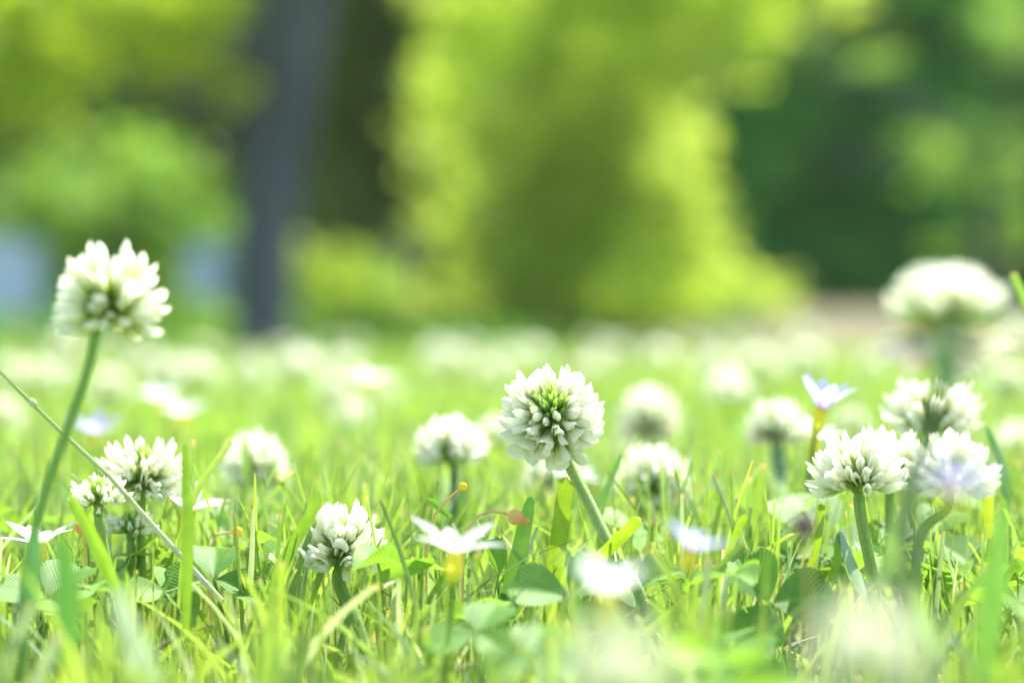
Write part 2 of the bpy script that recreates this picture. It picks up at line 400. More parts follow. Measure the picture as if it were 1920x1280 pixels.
def calyx(mb, z0=1.8, z1=4.6, r=.78, teeth=1.8, c=GRN, tip=None, ped=.24, splay=.35):
    tip = c * np.array((.85, .85, .8)) if tip is None else tip
    mb.tube([(0, 0, 0), (0, 0, z0 * .001)], ped * .001, c * .9, 5)
    mb.tube([(0, 0, z * .001) for z in (z0 - .1, z0 + .4, (z0 + z1) / 2, z1)], np.array((.25, .6, .95, 1)) * r * .001, [c, c * 1.1, c * 1.2, c * 1.2], 7)
    for k in range(5):
        an = 2 * math.pi * k / 5 + .3; ca, sa = math.cos(an), math.sin(an)
        P_ = []
        for i in range(3):
            t = i / 2; rr = r + splay * t; hw = .3 * (1 - t) + .04
            P_.append([((rr * ca - q * hw * sa) * .001, (rr * sa + q * hw * ca) * .001, (z1 - .15 + teeth * t) * .001) for q in (-1, 1)])
        mb.grid(P_, [[c] * 2, [c] * 2, [tip] * 2])
def bud(mb, z0=3.3, L=7.2, r=.85, c0=GRN * 1.2, c1=WHT, flat=.72, hook=.4):
    n = 8; P_ = np.zeros((n + 1, 8, 3)); C_ = np.zeros((n + 1, 8, 3))
    for i in range(n + 1):
        t = i / n; rr = r * (math.sin(math.pi * min(1, t ** .9 * .97 + .03)) ** .75) + .02
        for k in range(8):
            an = k * math.pi / 4
            P_[i, k] = (rr * math.cos(an) + hook * t * t, flat * rr * math.sin(an), z0 + (L - z0) * t)
            m = min(1, t * 2.2); C_[i, k] = c0 * (1 - m) + c1 * m
    mb.grid(P_ * .001, C_, close=True)
PUR = np.array((.3, .2, .18)); TAN = np.array((.86, .72, .62))
def floret(kind, i=0):
    mb = MB(); r = random.Random(kind + str(i)); j = lambda a, b: r.uniform(a, b)
    if kind == 'open':
        calyx(mb); standard(mb, L=j(9.6, 10.8), w=j(1.15, 1.5), a=j(.7, 1), b=j(.6, .85), bend=j(.4, 1.5), twist=j(-.2, .2)); wings(mb, L=j(7.8, 8.8), spread=j(.2, .6))
    elif kind == 'wide':
        calyx(mb); standard(mb, L=j(9.2, 10.2), w=j(1.9, 2.3), a=j(.25, .5), b=j(.85, 1), bend=j(1.8, 3.0), twist=j(-.2, .2)); wings(mb, L=j(8, 9), spread=j(.6, 1))
    elif kind == 'half':
        calyx(mb); standard(mb, L=j(8.3, 9.3), w=j(1.25, 1.5), a=j(.9, 1.1), b=j(.55, .7), bend=j(0, .6)); wings(mb, L=7.4, spread=.1)
    elif kind == 'bud':
        calyx(mb, z1=4.2, r=.7, teeth=1.7); bud(mb, L=j(7.2, 8.6), r=j(.85, 1.1), hook=j(.2, .8), flat=.62)
    elif kind == 'tiny':
        calyx(mb, z0=1.6, z1=3.6, r=.5, teeth=j(1.6, 2.4), tip=GRN * .8 if i % 2 else PUR, splay=.1); bud(mb, z0=3, L=j(4.8, 5.8), r=.5, c1=GRN * 1.6)
    elif kind == 'cream':      # slightly yellow, fuller petals
        calyx(mb, c=np.array((.42, .52, .1))); standard(mb, L=j(9.4, 10.8), w=j(1.2, 1.6), a=j(.7, 1), b=j(.6, .85), bend=j(.2, 1.1), c0=np.array((.66, .76, .2)), c1=np.array((.88, .9, .74)))
        wings(mb, L=j(7.8, 8.8), c0=np.array((.7, .8, .25)), c1=np.array((.88, .88, .7)))
    elif kind == 'wilt':       # old, drooping, pinkish tan
        calyx(mb, c=np.array((.42, .4, .14))); standard(mb, L=j(9, 10.4), w=j(1, 1.4), a=1.1, b=.5, bend=j(-.4, .4), c0=TAN, c1=np.array((.86, .8, .72))); wings(mb, L=7.5, spread=.1, c0=TAN, c1=TAN * 1.2)
    return mb
FM = {k: [floret(k, i).mesh('floret', M_PETAL) for i in range(n)] for k, n in
      (('open', 5), ('wide', 4), ('half', 3), ('bud', 4), ('tiny', 4), ('cream', 5), ('wilt', 3))}
FA = {k: [floret(k, i).arrays() for i in range(min(3, len(FM[k])))] for k in FM}

def head_layout(axis, n, th_max, th_bud, style, r, squash=1.0, pitch=0.0, gap=None):
    """directions, kinds and scales of the florets of one head"""
    axis = Vector(axis).normalized(); q = axis.to_track_quat('Z', 'Y'); res = []
    c1 = math.cos(th_max)
    for i in range(n):
        th = math.acos(1 - (1 - c1) * ((i + .5) / n)) + r.gauss(0, .05)
        ph = i * 2.39996 + r.gauss(0, .09)
        d = Vector((math.sin(th) * math.cos(ph), math.sin(th) * math.sin(ph), math.cos(th)))
        mer = Vector((-math.cos(th) * math.cos(ph), -math.cos(th) * math.sin(ph), math.sin(th)))
        f = th / th_bud
        if f < .66: k, s = 'tiny', r.uniform(1.0, 1.2)
        elif f < 1: k, s = ('bud' if r.random() < .75 else 'tiny'), r.uniform(.9, 1.08)
        elif f < 1.22: k, s = ('bud' if r.random() < .5 else 'half'), r.uniform(.95, 1.05)
        elif style == 'plain': k, s = ('half' if r.random() < .25 else 'open'), r.uniform(.92, 1.06)
        elif style == 'cream': k, s = 'cream', r.uniform(.9, 1.08)
        elif style == 'tan': k, s = ('wilt' if r.random() < .45 else 'cream'), r.uniform(.8, 1.08)
        elif style == 'open': k, s = ('wide' if r.random() < (.45 if th > 1.25 else .2) else 'open'), r.uniform(.92, 1.08)
        else: k, s = 'open', 1
        if style == 'old' and th > 1.45: k, s = 'wilt', .95
        base = d * .0009 + Vector((0, 0, 1)) * .0014 * (math.cos(th) - .2)
        dd = (d + Vector((r.gauss(0, .06), r.gauss(0, .06), pitch + r.gauss(0, .05)))).normalized()
        res.append((q @ base, q @ dd, q @ mer, k, s, r.randrange(20), r.uniform(-.35, .35)))
    return res
def fl_matrix(b, d, m, s, tw):
    z = d; x = (m - z * m.dot(z)).normalized(); y = z.cross(x)
    M = Matrix((x, y, z)).transposed().to_4x4()
    return Matrix.Translation(b) @ M @ Matrix.Rotation(tw, 4, 'Z') @ Matrix.Scale(s, 4)
STEMC = np.array((.3, .44, .11))
def clover_flower(px, py, D, R, axis, label, style='plain', n=77, th_max=1.75, th_bud=.5, stem=None, seed=1, hi=True,
                  srad=.0009, group='white clover flowers near the camera', pitch=0.0, hairs=0, stemc=STEMC):
    """(px,py) = centre of the ball; R its radius in m; stem = photo pixels (and depths) the stem passes through"""
    r = random.Random(seed); c = P(px, py, D); sc = R / .0102
    ax = Vector(axis).normalized()
    pts = [P(*q) for q in stem] if stem else [Vector((c.x + r.uniform(-.006, .006), c.y + r.uniform(-.004, .004), 0))]
    end = pts[-1]; ground_pt = Vector((end.x, end.y, -.003)) if len(pts) > 1 or stem is None else end
    t = empty('clover_flower', ground_pt); tag(t, label, 'flower', group)
    loc = Vector(t.location)
    neck = c - ax * .0016 * sc
    ctrl = [neck] + (pts if stem else [neck - ax * .006 * sc, pts[0]])
    if ctrl[-1].z > 0: ctrl.append(Vector((ctrl[-1].x, ctrl[-1].y, -.003)))
    ctrl = [p - loc for p in ctrl]
    # smooth stem through control points (Catmull-Rom)
    sm = []
    cc = [ctrl[0] * 2 - ctrl[1]] + ctrl + [ctrl[-1] * 2 - ctrl[-2]]
    for i in range(1, len(cc) - 2):
        for k in range(7):
            u = k / 7; a_, b_, c_, d_ = cc[i - 1], cc[i], cc[i + 1], cc[i + 2]
            sm.append(.5 * ((2 * b_) + (c_ - a_) * u + (2 * a_ - 5 * b_ + 4 * c_ - d_) * u * u + (3 * b_ - a_ - 3 * c_ + d_) * u ** 3))
    sm.append(ctrl[-1])
    st = MB().tube(sm, [srad * (1.12 if i > 2 else .95) for i in range(len(sm))], stemc, 16 if hairs else 8, ridge=.06 if hairs else 0)
    for i in range(hairs):
        k = r.randrange(1, len(sm) - 1); u = r.random(); p = sm[k].lerp(sm[min(k + 1, len(sm) - 1)], u)
        tdir = (sm[min(k + 1, len(sm) - 1)] - sm[k]).normalized()
        o = tdir.orthogonal().normalized(); o.rotate(Quaternion(tdir, r.uniform(0, 6.283)))
        l = r.uniform(.00025, .0006); p0 = p + o * srad * .95; p1 = p0 + (o + tdir * r.uniform(-.6, .6)).normalized() * l
        st.tube([p0, p1], [.00004, .00001], (.75, .8, .7), 3)
    st.build('stem', M_STEM, t)
    lay = head_layout(ax, n, th_max, th_bud, style, r, pitch=pitch)
    hc = c - loc
    core = MB().blob((0, 0, 0), (.0017 * sc, .0017 * sc, .0026 * sc), (.22, .34, .08), (.3, .42, .1), zdir=ax)
    if hi:
        hd = core.build('flower_head', M_STEM, t, hc)
        lay.sort(key=lambda e: e[1].y)
        if len(lay) > 100:                     # those turned away from the view become one part
            rest = MB()
            for (b, d, m, k, s, v, tw) in lay[98:]: rest.add(FA[k][v % len(FA[k])], fl_matrix(b * sc, d, m, s * sc, tw))
            tag(rest.build('rear_florets', M_PETAL, hd), kind='stuff'); lay = lay[:98]
        for (b, d, m, k, s, v, tw) in lay:
            o = link('floret', FM[k][v % len(FM[k])], hd); o.matrix_local = fl_matrix(b * sc, d, m, s * sc, tw)
    else:
        for (b, d, m, k, s, v, tw) in lay: core.add(FA[k][v % len(FA[k])], fl_matrix(b * sc, d, m, s * sc, tw))
        hd = core.build('flower_head', M_PETAL, t, hc)
    return t

# --- the sharp flower in the middle
clover_flower(1034, 786, .573, .0101, (-.1, -.62, .62), 'large round white clover head in sharp focus at centre on a leaning hairy stem',
              style='open', n=134, th_max=2.1, th_bud=.85, seed=4, stem=[(1066, 868, .578), (1106, 945, .575), (1150, 1035, .57), (1202, 1122, .568)], srad=.00102, hairs=1100, stemc=np.array((.38, .5, .17)))
# --- tall one, left
clover_flower(204, 578, .505, .0097, (.02, .1, .95), 'tall creamy white clover head rising highest at left above the blurred lawn', style='cream', n=98, th_max=2.0, th_bud=.28,
              seed=9, stem=[(186, 602, .505), (165, 690, .505), (128, 800, .505), (92, 900, .505), (64, 1000, .507), (45, 1110, .51)], srad=.00084, stemc=np.array((.26, .44, .1)))
clover_flower(266, 905, .60, .0098, (.05, -.25, .95), 'wide white clover head with green buds at its crown, behind the diagonal dry stalk', n=90, style='plain', th_max=1.75, th_bud=.55, seed=12)
clover_flower(184, 945, .572, .0068, (-.05, -.25, .95), 'small half opened clover head with purplish bud tips at left', n=46, th_max=1.45, th_bud=.78, seed=15)
clover_flower(246, 1002, .60, .0066, (.05, -.2, 1), 'small green clover bud head low down beneath the two left clovers', n=40, th_max=1.3, th_bud=.95, seed=16)
clover_flower(640, 1040, .572, .0094, (.1, -.35, .9), 'white clover head sunk low among grass blades, left of the centre', style='open', n=75, th_max=1.7, th_bud=.1, seed=22)
clover_flower(1610, 908, .566, .0098, (-.08, .1, 1), 'white clover head on a straight upright stem at right, seen from the side', style='open', n=80, th_max=1.68, th_bud=.32, seed=31,
              stem=[(1612, 950, .566), (1622, 1010, .566), (1638, 1090, .566), (1640, 1150, .566)], srad=.00112, hairs=260)
clover_flower(1672, 893, .615, .0092, (.1, .2, 1), 'white clover head half hidden just behind the upright right one', style='open', n=77, th_max=1.8, th_bud=.25, seed=35)
clover_flower(1782, 905, .535, .0088, (.1, .1, 1), 'white clover head at right veiled by the pale lilac foreground bloom', style='plain', n=75, th_max=1.75, th_bud=.2, seed=38,
              stem=[(1775, 955, .535), (1728, 1000, .535), (1718, 1120, .53)])
clover_flower(1748, 800, .66, .0118, (0, -.15, 1), 'wide white clover head with brownish centre below the tall blurred one', n=75, style='plain', th_max=1.55, th_bud=.5, seed=41)
clover_flower(1455, 812, .76, .0086 * 1.0, (0, -.2, 1), 'blurred clover head with pink tinged petals left of the lilac star flower', n=75, style='old', th_max=1.8, th_bud=.3, seed=43,
              stem=[(1460, 860, .76), (1466, 940, .74), (1462, 1040, .73)], srad=.0016, stemc=np.array((.2, .36, .16)))
clover_flower(1222, 918, .69, .0102, (.3, -.4, .7), 'soft white clover head drooping to the right behind the central stem', style='open', n=75, th_max=2.0, th_bud=.1, seed=47)
clover_flower(848, 862, .69, .0096, (-.05, .05, 1), 'flat topped white clover head on a grey stem left of the central flower', style='open', n=75, th_max=1.5, th_bud=.2, seed=51,
              stem=[(850, 890, .69), (852, 960, .69), (855, 1060, .69)], srad=.0008, stemc=np.array((.12, .17, .13)))
clover_flower(480, 888, .74, .0098, (-.1, -.2, 1), 'blurred round clover head alone in the grass to the right of the left group', style='plain', n=70, th_max=2, th_bud=.15, seed=53)
clover_flower(1217, 792, .9, .0105, (0, -.3, 1), 'blurred clover head with pinkish middle, up and right of the central flower', style='old', n=75, th_max=2.1, th_bud=.1, seed=56)
clover_flower(1040, 905, .74, .0088, (0, 0, 1), 'pale blurred clover head directly behind the central flower', style='plain', n=50, th_max=1.8, th_bud=.1, seed=58, hi=False)
clover_flower(930, 828, .9, .0075, (0, 0, 1), 'dim white clover head between the flat topped one and the central flower', n=50, th_max=1.8, th_bud=.1, seed=59, hi=False)
clover_flower(1180, 862, .95, .0065, (0, 0, 1), 'small blurred clover head between the central flower and the pinkish one', n=50, th_max=1.8, th_bud=.1, seed=60, hi=False)
clover_flower(1598, 805, 1.0, .007, (0, 0, 1), 'small blurred clover head between the star flower and the wide right clover', n=50, th_max=1.8, th_bud=.1, seed=61, hi=False)
clover_flower(1630, 1240, .245, .0047, (0, .1, 1), 'very blurred white clover head in the bottom right foreground', n=70, th_max=1.9, th_bud=.1, seed=62)
clover_flower(1155, 1280, .245, .0043, (0, .1, 1), 'very blurred white clover head cut by the bottom edge', n=70, th_max=1.9, th_bud=.1, seed=63)

# --- tall foreground flower, right: white cup above a ring of hanging withered florets
def tall_right():
    D = .395; c = P(1776, 612, D); foot = P(1690, 1010, .40); foot = Vector((foot.x, foot.y, -.003))
    t = empty('clover_flower', foot); tag(t, 'tall blurred clover at right, white cup above drooping withered florets', 'flower', 'white clover flowers near the camera')
    neck = P(1778, 720, D)
    MB().tube(bez(c - foot, neck - foot, P(1720, 870, .398) - foot, 8)[:-1] + bez(P(1720, 870, .398) - foot, P(1690, 960, .4) - foot, Vector((0, 0, 0)), 6), .0009, (.17, .24, .12), 8).build('stem', M_STEM, t)
    r = random.Random(5); sc = .9
    hd = MB().blob((0, 0, 0), (.0016, .0016, .003), (.5, .5, .1), (.4, .45, .1)).build('flower_head', M_STEM, t, c - foot)
    for (b, d, m, k, s, v, tw) in head_layout((0, 0, 1), 50, 1.38, .05, 'cream', r, pitch=.12):
        k = 'cream' if r.random() < .8 else 'open'
        o = link('floret', FM[k][v % len(FM[k])], hd); o.matrix_local = fl_matrix(b * sc, d, m, s * sc * (.7 + .3 * math.sqrt(max(0, 1 - d.z * d.z))), tw)
    low = MB().tube([(0, 0, -.0035), (0, 0, -.001), (0, 0, .002), (0, 0, .006)], [.0012, .0026, .0027, .0012], (.3, .5, .25), 8).build('flower_collar', M_STEM, t, P(1780, 675, D) - foot)
    for i in range(26):
        ph = i * 2.4; th = r.uniform(1.7, 2.4); d = Vector((math.sin(th) * math.cos(ph), math.sin(th) * math.sin(ph), math.cos(th)))
        m = Vector((-math.cos(th) * math.cos(ph), -math.cos(th) * math.sin(ph), math.sin(th)))
        k = 'wilt' if r.random() < .65 else 'open'
        o = link('floret', FM[k][i % 3], low); o.matrix_local = fl_matrix(Vector((0, 0, .0045)) + d * .001, d, m, r.uniform(.8, 1), r.uniform(-.4, .4))
tall_right()

# ------------------------------------------------------------------ star flowers
def petal_mesh(L=.0068, W=.0025, c0=(.75, .7, .1), c1=(.9, .9, .92), cup=.25, recurve=.1, mid=None, J=4, K=9):
    mb = MB(); P_ = np.zeros((K + 1, J + 1, 3)); C_ = np.zeros((K + 1, J + 1, 3))
    for i in range(K + 1):
        u = i / K; wd = W * .5 * (.3 + .7 * math.sin(math.pi * min(1, u * .98) ** .85)) * (1 if u < .55 else math.sqrt(max(0, 1 - ((u - .55) / .455) ** 2)) ** 1.1) + .00003
        for j in range(J + 1):
            v = 2 * j / J - 1
            P_[i, j] = (v * wd, L * u, cup * abs(v) * wd - recurve * L * u * u)
            t = min(1, max(0, (u - .08) / .12)); cc = np.array(c0) * (1 - t) + np.array(c1) * t
            if mid is not None and u < .45: cc = cc * .5 + np.array(mid) * .5
            C_[i, j] = cc
    mb.grid(P_, C_); return mb
PET = {'white': petal_mesh().mesh('petal', M_PETAL), 'white2': petal_mesh(W=.0021, recurve=.25).mesh('petal', M_PETAL),
       'lilac': petal_mesh(W=.0026, c0=(.5, .3, .6), c1=(.52, .54, .84), mid=(.6, .45, .74)).mesh('petal', M_PETAL)}
def star_flower(px, py, D, axis, label, kind='white', size=1.0, opening=1.15, stem=None, seed=0, npet=6, skip=(), group='star flowers in the lawn', roll=0.):
    """(px, py) = where petals meet the yellow tube; opening = angle of petals from the axis"""
    r = random.Random(seed); c = P(px, py, D); ax = Vector(axis).normalized()
    pts = [P(*q) for q in stem] if stem else [Vector((c.x + r.uniform(-.005, .005), c.y + r.uniform(-.004, .004), -.003))]
    g = Vector((pts[-1].x, pts[-1].y, -.003)); t = empty('star_flower', g); tag(t, label, 'flower', group)
    h = c - g; q = ax.to_track_quat('Z', 'Y')
    for k in range(npet):
        if k in skip: continue
        an = roll + 2 * math.pi * k / npet; op = opening + r.uniform(-.12, .12)
        rd = q @ Vector((math.cos(an), math.sin(an), 0)); d = rd * math.sin(op) + ax * math.cos(op); up = ax * math.sin(op) - rd * math.cos(op)
        o = link('petal', PET['white2'] if (kind == 'white' and k % 2) else PET[kind], t); o.matrix_local = pose(h + rd * .0003 * size, d, up, size * r.uniform(.92, 1.06))
    tb = MB().tube([h + ax * z * size for z in (.0006, 0, -.001, -.0022, -.0034, -.004)], np.array((.0008, .0009, .0011, .0012, .0009, .0004)) * size,
                   [(.8, .74, .1)] * 3 + [(.84, .8, .12), (.66, .72, .12), (.38, .5, .1)], 10)
    tb.build('flower_tube', M_PETAL, t)
    MB().blob(h + ax * .0011 * size, (.0005 * size,) * 2 + (.0009 * size,), (.85, .65, .05), zdir=ax).build('stamen', M_PETAL, t)
    e = h - ax * .0038 * size
    MB().tube(bez(e, e - ax * .008, Vector((0, 0, 0)), 10), .00035 * size, (.17, .3, .06), 6).build('stem', M_STEM, t)
    return t
star_flower(74, 1022, .566, (-.1, .1, 1), 'white star flower with a yellow base at the foot of the tall left clover stem', opening=1.0, seed=1, size=1.35, roll=.15, stem=[(68, 1200, .566)])
star_flower(352, 955, .615, (.25, -.15, 1), 'white star flower half hidden behind an upright blade right of the wide left clover', opening=1.0, seed=2, size=1.4, roll=.5)
star_flower(852, 1036, .497, (.05, -.12, 1), 'blurred white star flower with a yellow base, below and left of the central clover', opening=1.0, seed=3, size=1.4, roll=.3)
star_flower(1540, 770, .66, (.25, -.05, 1), 'pale lilac star flower opening upwards on an amber tube', kind='lilac', opening=.62, seed=4, size=1.5, roll=.3)
star_flower(1530, 822, .68, (.25, -.1, 1), 'white star flower on a yellow tube just under the lilac one', opening=.9, seed=5, size=1.2, roll=.8)
star_flower(1140, 1115, .365, (.1, .05, 1), 'strongly blurred white star flower with yellow base in front of the leaning stem', opening=.8, seed=6, size=1.05)
star_flower(1295, 1030, .44, (.35, -.1, 1), 'blurred pale lilac star flower right of the central stem', kind='lilac', opening=1.0, seed=7, size=.95)
star_flower(1792, 915, .33, (.1, -.2, 1), 'very blurred lilac star flower veiling a clover head at right', kind='lilac', opening=1.0, seed=8, size=.8, stem=[(1780, 1270, .33)])
star_flower(176, 812, .80, (.1, -.2, 1), 'small lilac tinted star flower by the tall left clover stem', kind='lilac', opening=1.0, seed=9, size=1.35)
star_flower(1072, 897, .72, (.2, -.1, 1), 'white star flower peeking out behind the central clover head', opening=1.2, seed=10, size=1.5)
star_flower(695, 715, 1.05, (0, -.1, 1), 'bright white star flower blurred far behind, left of the central clover', opening=1.1, seed=11, size=1.6)
star_flower(300, 750, .95, (0, -.1, 1), 'left one of two blurred white star flowers behind the wide left clover', opening=1.0, seed=12, size=1.5)
star_flower(342, 778, .93, (0, -.1, 1), 'right one of two blurred white star flowers behind the wide left clover', opening=1.0, seed=13, size=1.5)

# ------------------------------------------------------------------ far clovers: variants copied
def far_head(seed, style, th):
    mb = MB(); mb.blob((0, 0, 0), (.002, .002, .003), (.3, .42, .1))
    for (b, d, m, k, s, v, tw) in head_layout((0, 0, 1), 40, th, .15, style, random.Random(seed)):
        mb.add(FA[k][v % 3], fl_matrix(b, d, m, s, tw))
    return mb.mesh('flower_head', M_PETAL)
FARH = [far_head(1, 'plain', 1.9), far_head(2, 'old', 2.1), far_head(3, 'open', 1.7), far_head(4, 'cream', 1.8), far_head(5, 'tan', 1.9), far_head(6, 'half', 1.2)]
def far_proto(v):
    t = empty('clover_flower', (0, 0, -5)); hd = link('flower_head', FARH[v], t, (0, 0, .04))
    st = MB().tube([(0, 0, 0), (.001, 0, .02), (0, 0, .039)], .0009, STEMC, 5).build('stem', M_STEM, t); return t
PROTO = [far_proto(i) for i in range(6)]; used_p = [False] * 6
def far_clover(px, py, D, v, label, group, s=1.0):
    p = P(px, py, D); src = PROTO[v]
    if not used_p[v]: t = src; used_p[v] = True; ch = list(src.children)
    else:
        t = src.copy(); COL.objects.link(t); ch = []
        for c in src.children:
            o = c.copy(); COL.objects.link(o); o.parent = t; ch.append(o)
    g0 = float(gz(p.x, p.y)); t.location = (p.x, p.y, g0 - .003); hgt = max(.012, p.z - g0 + .003)
    for o in ch:
        if o.name.startswith('flower_head'): o.location = (0, 0, hgt); o.scale = (s, s, s); o.rotation_euler = (rng.gauss(0, .25), rng.gauss(0, .25), rng.uniform(0, 6))
        else: o.scale = (1, 1, hgt / .041)
    tag(t, label, 'flower', group)
FARG = 'blurred clover flowers in the middle of the lawn'
named = [
    (20, 705, 1.5, 0, 'pale blurred clover at the left edge beyond the diagonal stalk'), (70, 715, 1.35, 3, 'second blurred clover from the left edge, above the dry stalk'),
    (130, 650, 1.5, 1, 'beige blurred clover showing just left of the tall stem'), (205, 735, 1.3, 0, 'dim blurred clover right of the tall left stem'),
    (372, 712, 1.3, 3, 'big soft clover disc behind the two blurred star flowers'), (330, 705, 1.5, 0, 'faint clover left of the big soft disc'),
    (470, 705, 1.6, 0, 'blurred clover at left of a pair above the lone round clover'), (545, 700, 1.8, 2, 'blurred clover at right of a pair above the lone round clover'),
    (632, 742, 1.4, 1, 'faint blurred clover left of the bright far star flower'), (720, 745, 1.6, 0, 'pale clover disc under the bright far star flower'),
    (664, 796, 1.25, 2, 'small pale clover disc below the far star flower'), (808, 682, 2.3, 1, 'round greyish clover disc halfway between far star and centre'),
    (918, 705, 1.7, 0, 'wide dim clover left above the central flower'), (1003, 668, 2.0, 2, 'blurred clover straight above the central flower'),
    (1110, 700, 2.0, 1, 'faint clover just right above the central flower'), (1237, 672, 1.9, 2, 'bright round clover disc up and right of the central flower'),
    (1340, 690, 1.6, 0, 'blurred clover left of three in a row at right of centre'), (1420, 690, 1.5, 3, 'blurred clover middle of three in a row at right of centre'),
    (1520, 680, 1.6, 0, 'blurred clover right of three in a row, under the lilac disc'), (1370, 742, 1.15, 2, 'white blurred clover above the pink tinged one'),
    (1512, 632, 2.2, 1, 'greyish lilac clover disc highest at right of centre'), (0, 790, 1.1, 0, 'clover cut by the left edge at mid height'),
    (1890, 720, 1.3, 0, 'blurred clover at the right edge beside the tall right one'), (1905, 640, 1.4, 1, 'grey blurred clover at the right edge, upper one'),
    (1640, 690, 1.9, 3, 'faint clover left of the drooping withered florets'), (1160, 905, 1.1, 0, 'faint clover low behind the soft drooping one'),
    (1900, 850, .95, 2, 'blurred clover at the right edge above the grass'), (1390, 900, 1.0, 1, 'dim pinkish clover under the pink tinged one'),
    (590, 690, 2.1, 1, 'faint far clover right of the pair'), (1300, 720, 2.2, 1, 'faint far clover right below the bright disc')]
for px, py, D, v, lab in named: far_clover(px, py, D, v, lab, FARG, 1.0)
for i in range(58):
    D = rng.uniform(1.6, 4.6); px = rng.uniform(-100, 2020); hz = rng.uniform(.024, .038) + float(gz((px - 960) / F * D, D))
    far_clover(px, 600 + (CAM_Z - hz) * F / D, D, i % 6, 'one of many pale far clover flowers melting together near the lawn horizon', 'far clover flowers near the horizon', rng.uniform(.85, 1.1))

# ------------------------------------------------------------------ single leaves one can tell apart
clover_leaf(P(1190, 1105, .572), (.15, -.55, .8), 1.9, .0125, 'bright backlit clover leaf with ribbed veins in focus below the lilac star', variants=(1, 0, 1))
clover_leaf(P(1445, 1130, .55), (.05, -.75, .6), .25, .0125, 'blue green clover leaf with herringbone veins facing the camera, below centre right', variants=(0, 2, 0))
clover_leaf(P(400, 1085, .572), (.1, -.55, .8), .9, .0118, 'serrated light green clover leaf in focus beneath the diagonal stalk end', variants=(0, 1, 3))
clover_leaf(P(1545, 1010, .62), (.1, -.5, .8), 1.1, .0165, 'large bright green clover leaf behind the upright right stem', variants=(2, 0, 2))
clover_leaf(P(1070, 1120, .535), (.2, -.6, .7), 2.2, .012, 'soft grey green clover leaf left of the blurred star flower', variants=(0, 1, 0))
clover_leaf(P(895, 1185, .50), (-.1, -.4, .9), .4, .0100, 'blurred glowing green clover leaf at bottom centre', variants=(2, 2, 0))
clover_leaf(P(935, 1090, .575), (.9, -.4, .4), 1.0, .010, 'dark upright clover leaf beside a broad blade left of the central stem', variants=(1, 1, 1))
clover_leaf(P(1360, 1210, .5), (0, -.3, 1), .7, .011, 'blurred clover leaf low at bottom right of centre', variants=(0, 2, 0))
clover_leaf(P(1740, 1010, .62), (0, -.4, 1), .3, .013, 'clover leaf in the grass under the veiled right clover', variants=(0, 2, 0))
clover_leaf(P(90, 1120, .55), (0, -.4, 1), .2, .012, 'clover leaf under the star flower at the left edge', variants=(0, 2, 0))
clover_leaf(P(500, 960, .72), (0, -.5, 1), .5, .012, 'yellow green blurred clover leaf below the lone round clover', variants=(0, 2, 1))
clover_leaf(P(1000, 1230, .46), (0, -.6, 1), .5, .009, 'round bright clover leaf at the bottom edge near the centre', variants=(2, 2, 2))

# ------------------------------------------------------------------ single blades, stalks, pods
def blade(pts, width, label, col=(.17, .33, .03), cut=True, name='grass_blade', cat='grass blade', facing=0.0, col2=None, tipc=(.45, .28, .14), fold=.25):
    """pts: photo pixels + depth from base to tip; the blade follows them"""
    w3 = [P(*p) for p in pts]; g = Vector((w3[0].x, w3[0].y, w3[0].z))
    t0 = w3; cc = [t0[0] * 2 - t0[1]] + t0 + [t0[-1] * 2 - t0[-2]]; sm = []
    for i in range(1, len(cc) - 2):
        for k in range(8):
            u = k / 8; a_, b_, c_, d_ = cc[i - 1], cc[i], cc[i + 1], cc[i + 2]
            sm.append(.5 * ((2 * b_) + (c_ - a_) * u + (2 * a_ - 5 * b_ + 4 * c_ - d_) * u * u + (3 * b_ - a_ - 3 * c_ + d_) * u ** 3))
    sm.append(sm[-1].lerp(t0[-1], .7)); sm.append(t0[-1]); n = len(sm); P_ = np.zeros((n, 5, 3)); C_ = np.zeros((n, 5, 3)); col2 = col if col2 is None else col2
    for i in range(n):
        t = (sm[min(i + 1, n - 1)] - sm[max(i - 1, 0)]).normalized(); u = i / (n - 1)
        side = t.cross(Vector((math.sin(facing), -math.cos(facing), 0))).normalized(); nor = side.cross(t)
        wd = width * .5 * (.6 + .4 * min(1, u * 3)) * ((1 - .15 * u ** 3) if cut else math.sqrt(max(0, 1 - u ** 2.5)) + .01)
        for j in range(5):
            v = j / 2 - 1
            jag = (t * (.12 * width * ((j * 7) % 3 - 1))) if (cut and i == n - 1) else Vector((0, 0, 0))
            P_[i, j] = sm[i] - g + side * v * wd + nor * (fold * wd * abs(v)) + jag
            C_[i, j] = np.array(col) * (1 - u) + np.array(col2) * u
            if cut and i >= n - 1: C_[i, j] = tipc
    mb = MB(); mb.grid(P_, C_); o = mb.build(name, M_BLADE, None, g)
    tag(o, label, cat, 'grass blades one can pick out'); return o
YG = (.24, .40, .02); LG = (.17, .33, .03); DG = (.07, .2, .04); BG = (.12, .26, .1)
blade([(1026, 1190, .572), (1044, 1040, .572), (1062, 897, .573)], .0036, 'broad yellow green blade with a brown cut tip, touching the central stem', YG)
blade([(935, 1240, .574), (962, 1090, .574), (996, 930, .576)], .0042, 'broad green blade rising between the red seed pod and the central stem', LG, cut=False, col2=DG)
blade([(1090, 1085, .562), (1140, 1030, .560), (1200, 972, .558)], .0026, 'short cut blade crossing the central stem from lower left', YG, tipc=(.5, .4, .3))
blade([(1130, 1250, .545), (1270, 1140, .545), (1395, 1022, .552)], .0022, 'long pale blade slanting up right to a dry tip before the ribbed leaf', (.22, .36, .06))
blade([(330, 1050, .56), (362, 935, .56), (432, 826, .56)], .0014, 'thin bowed blade leaning right to a point beside the left group', LG, col2=(.3, .42, .1))
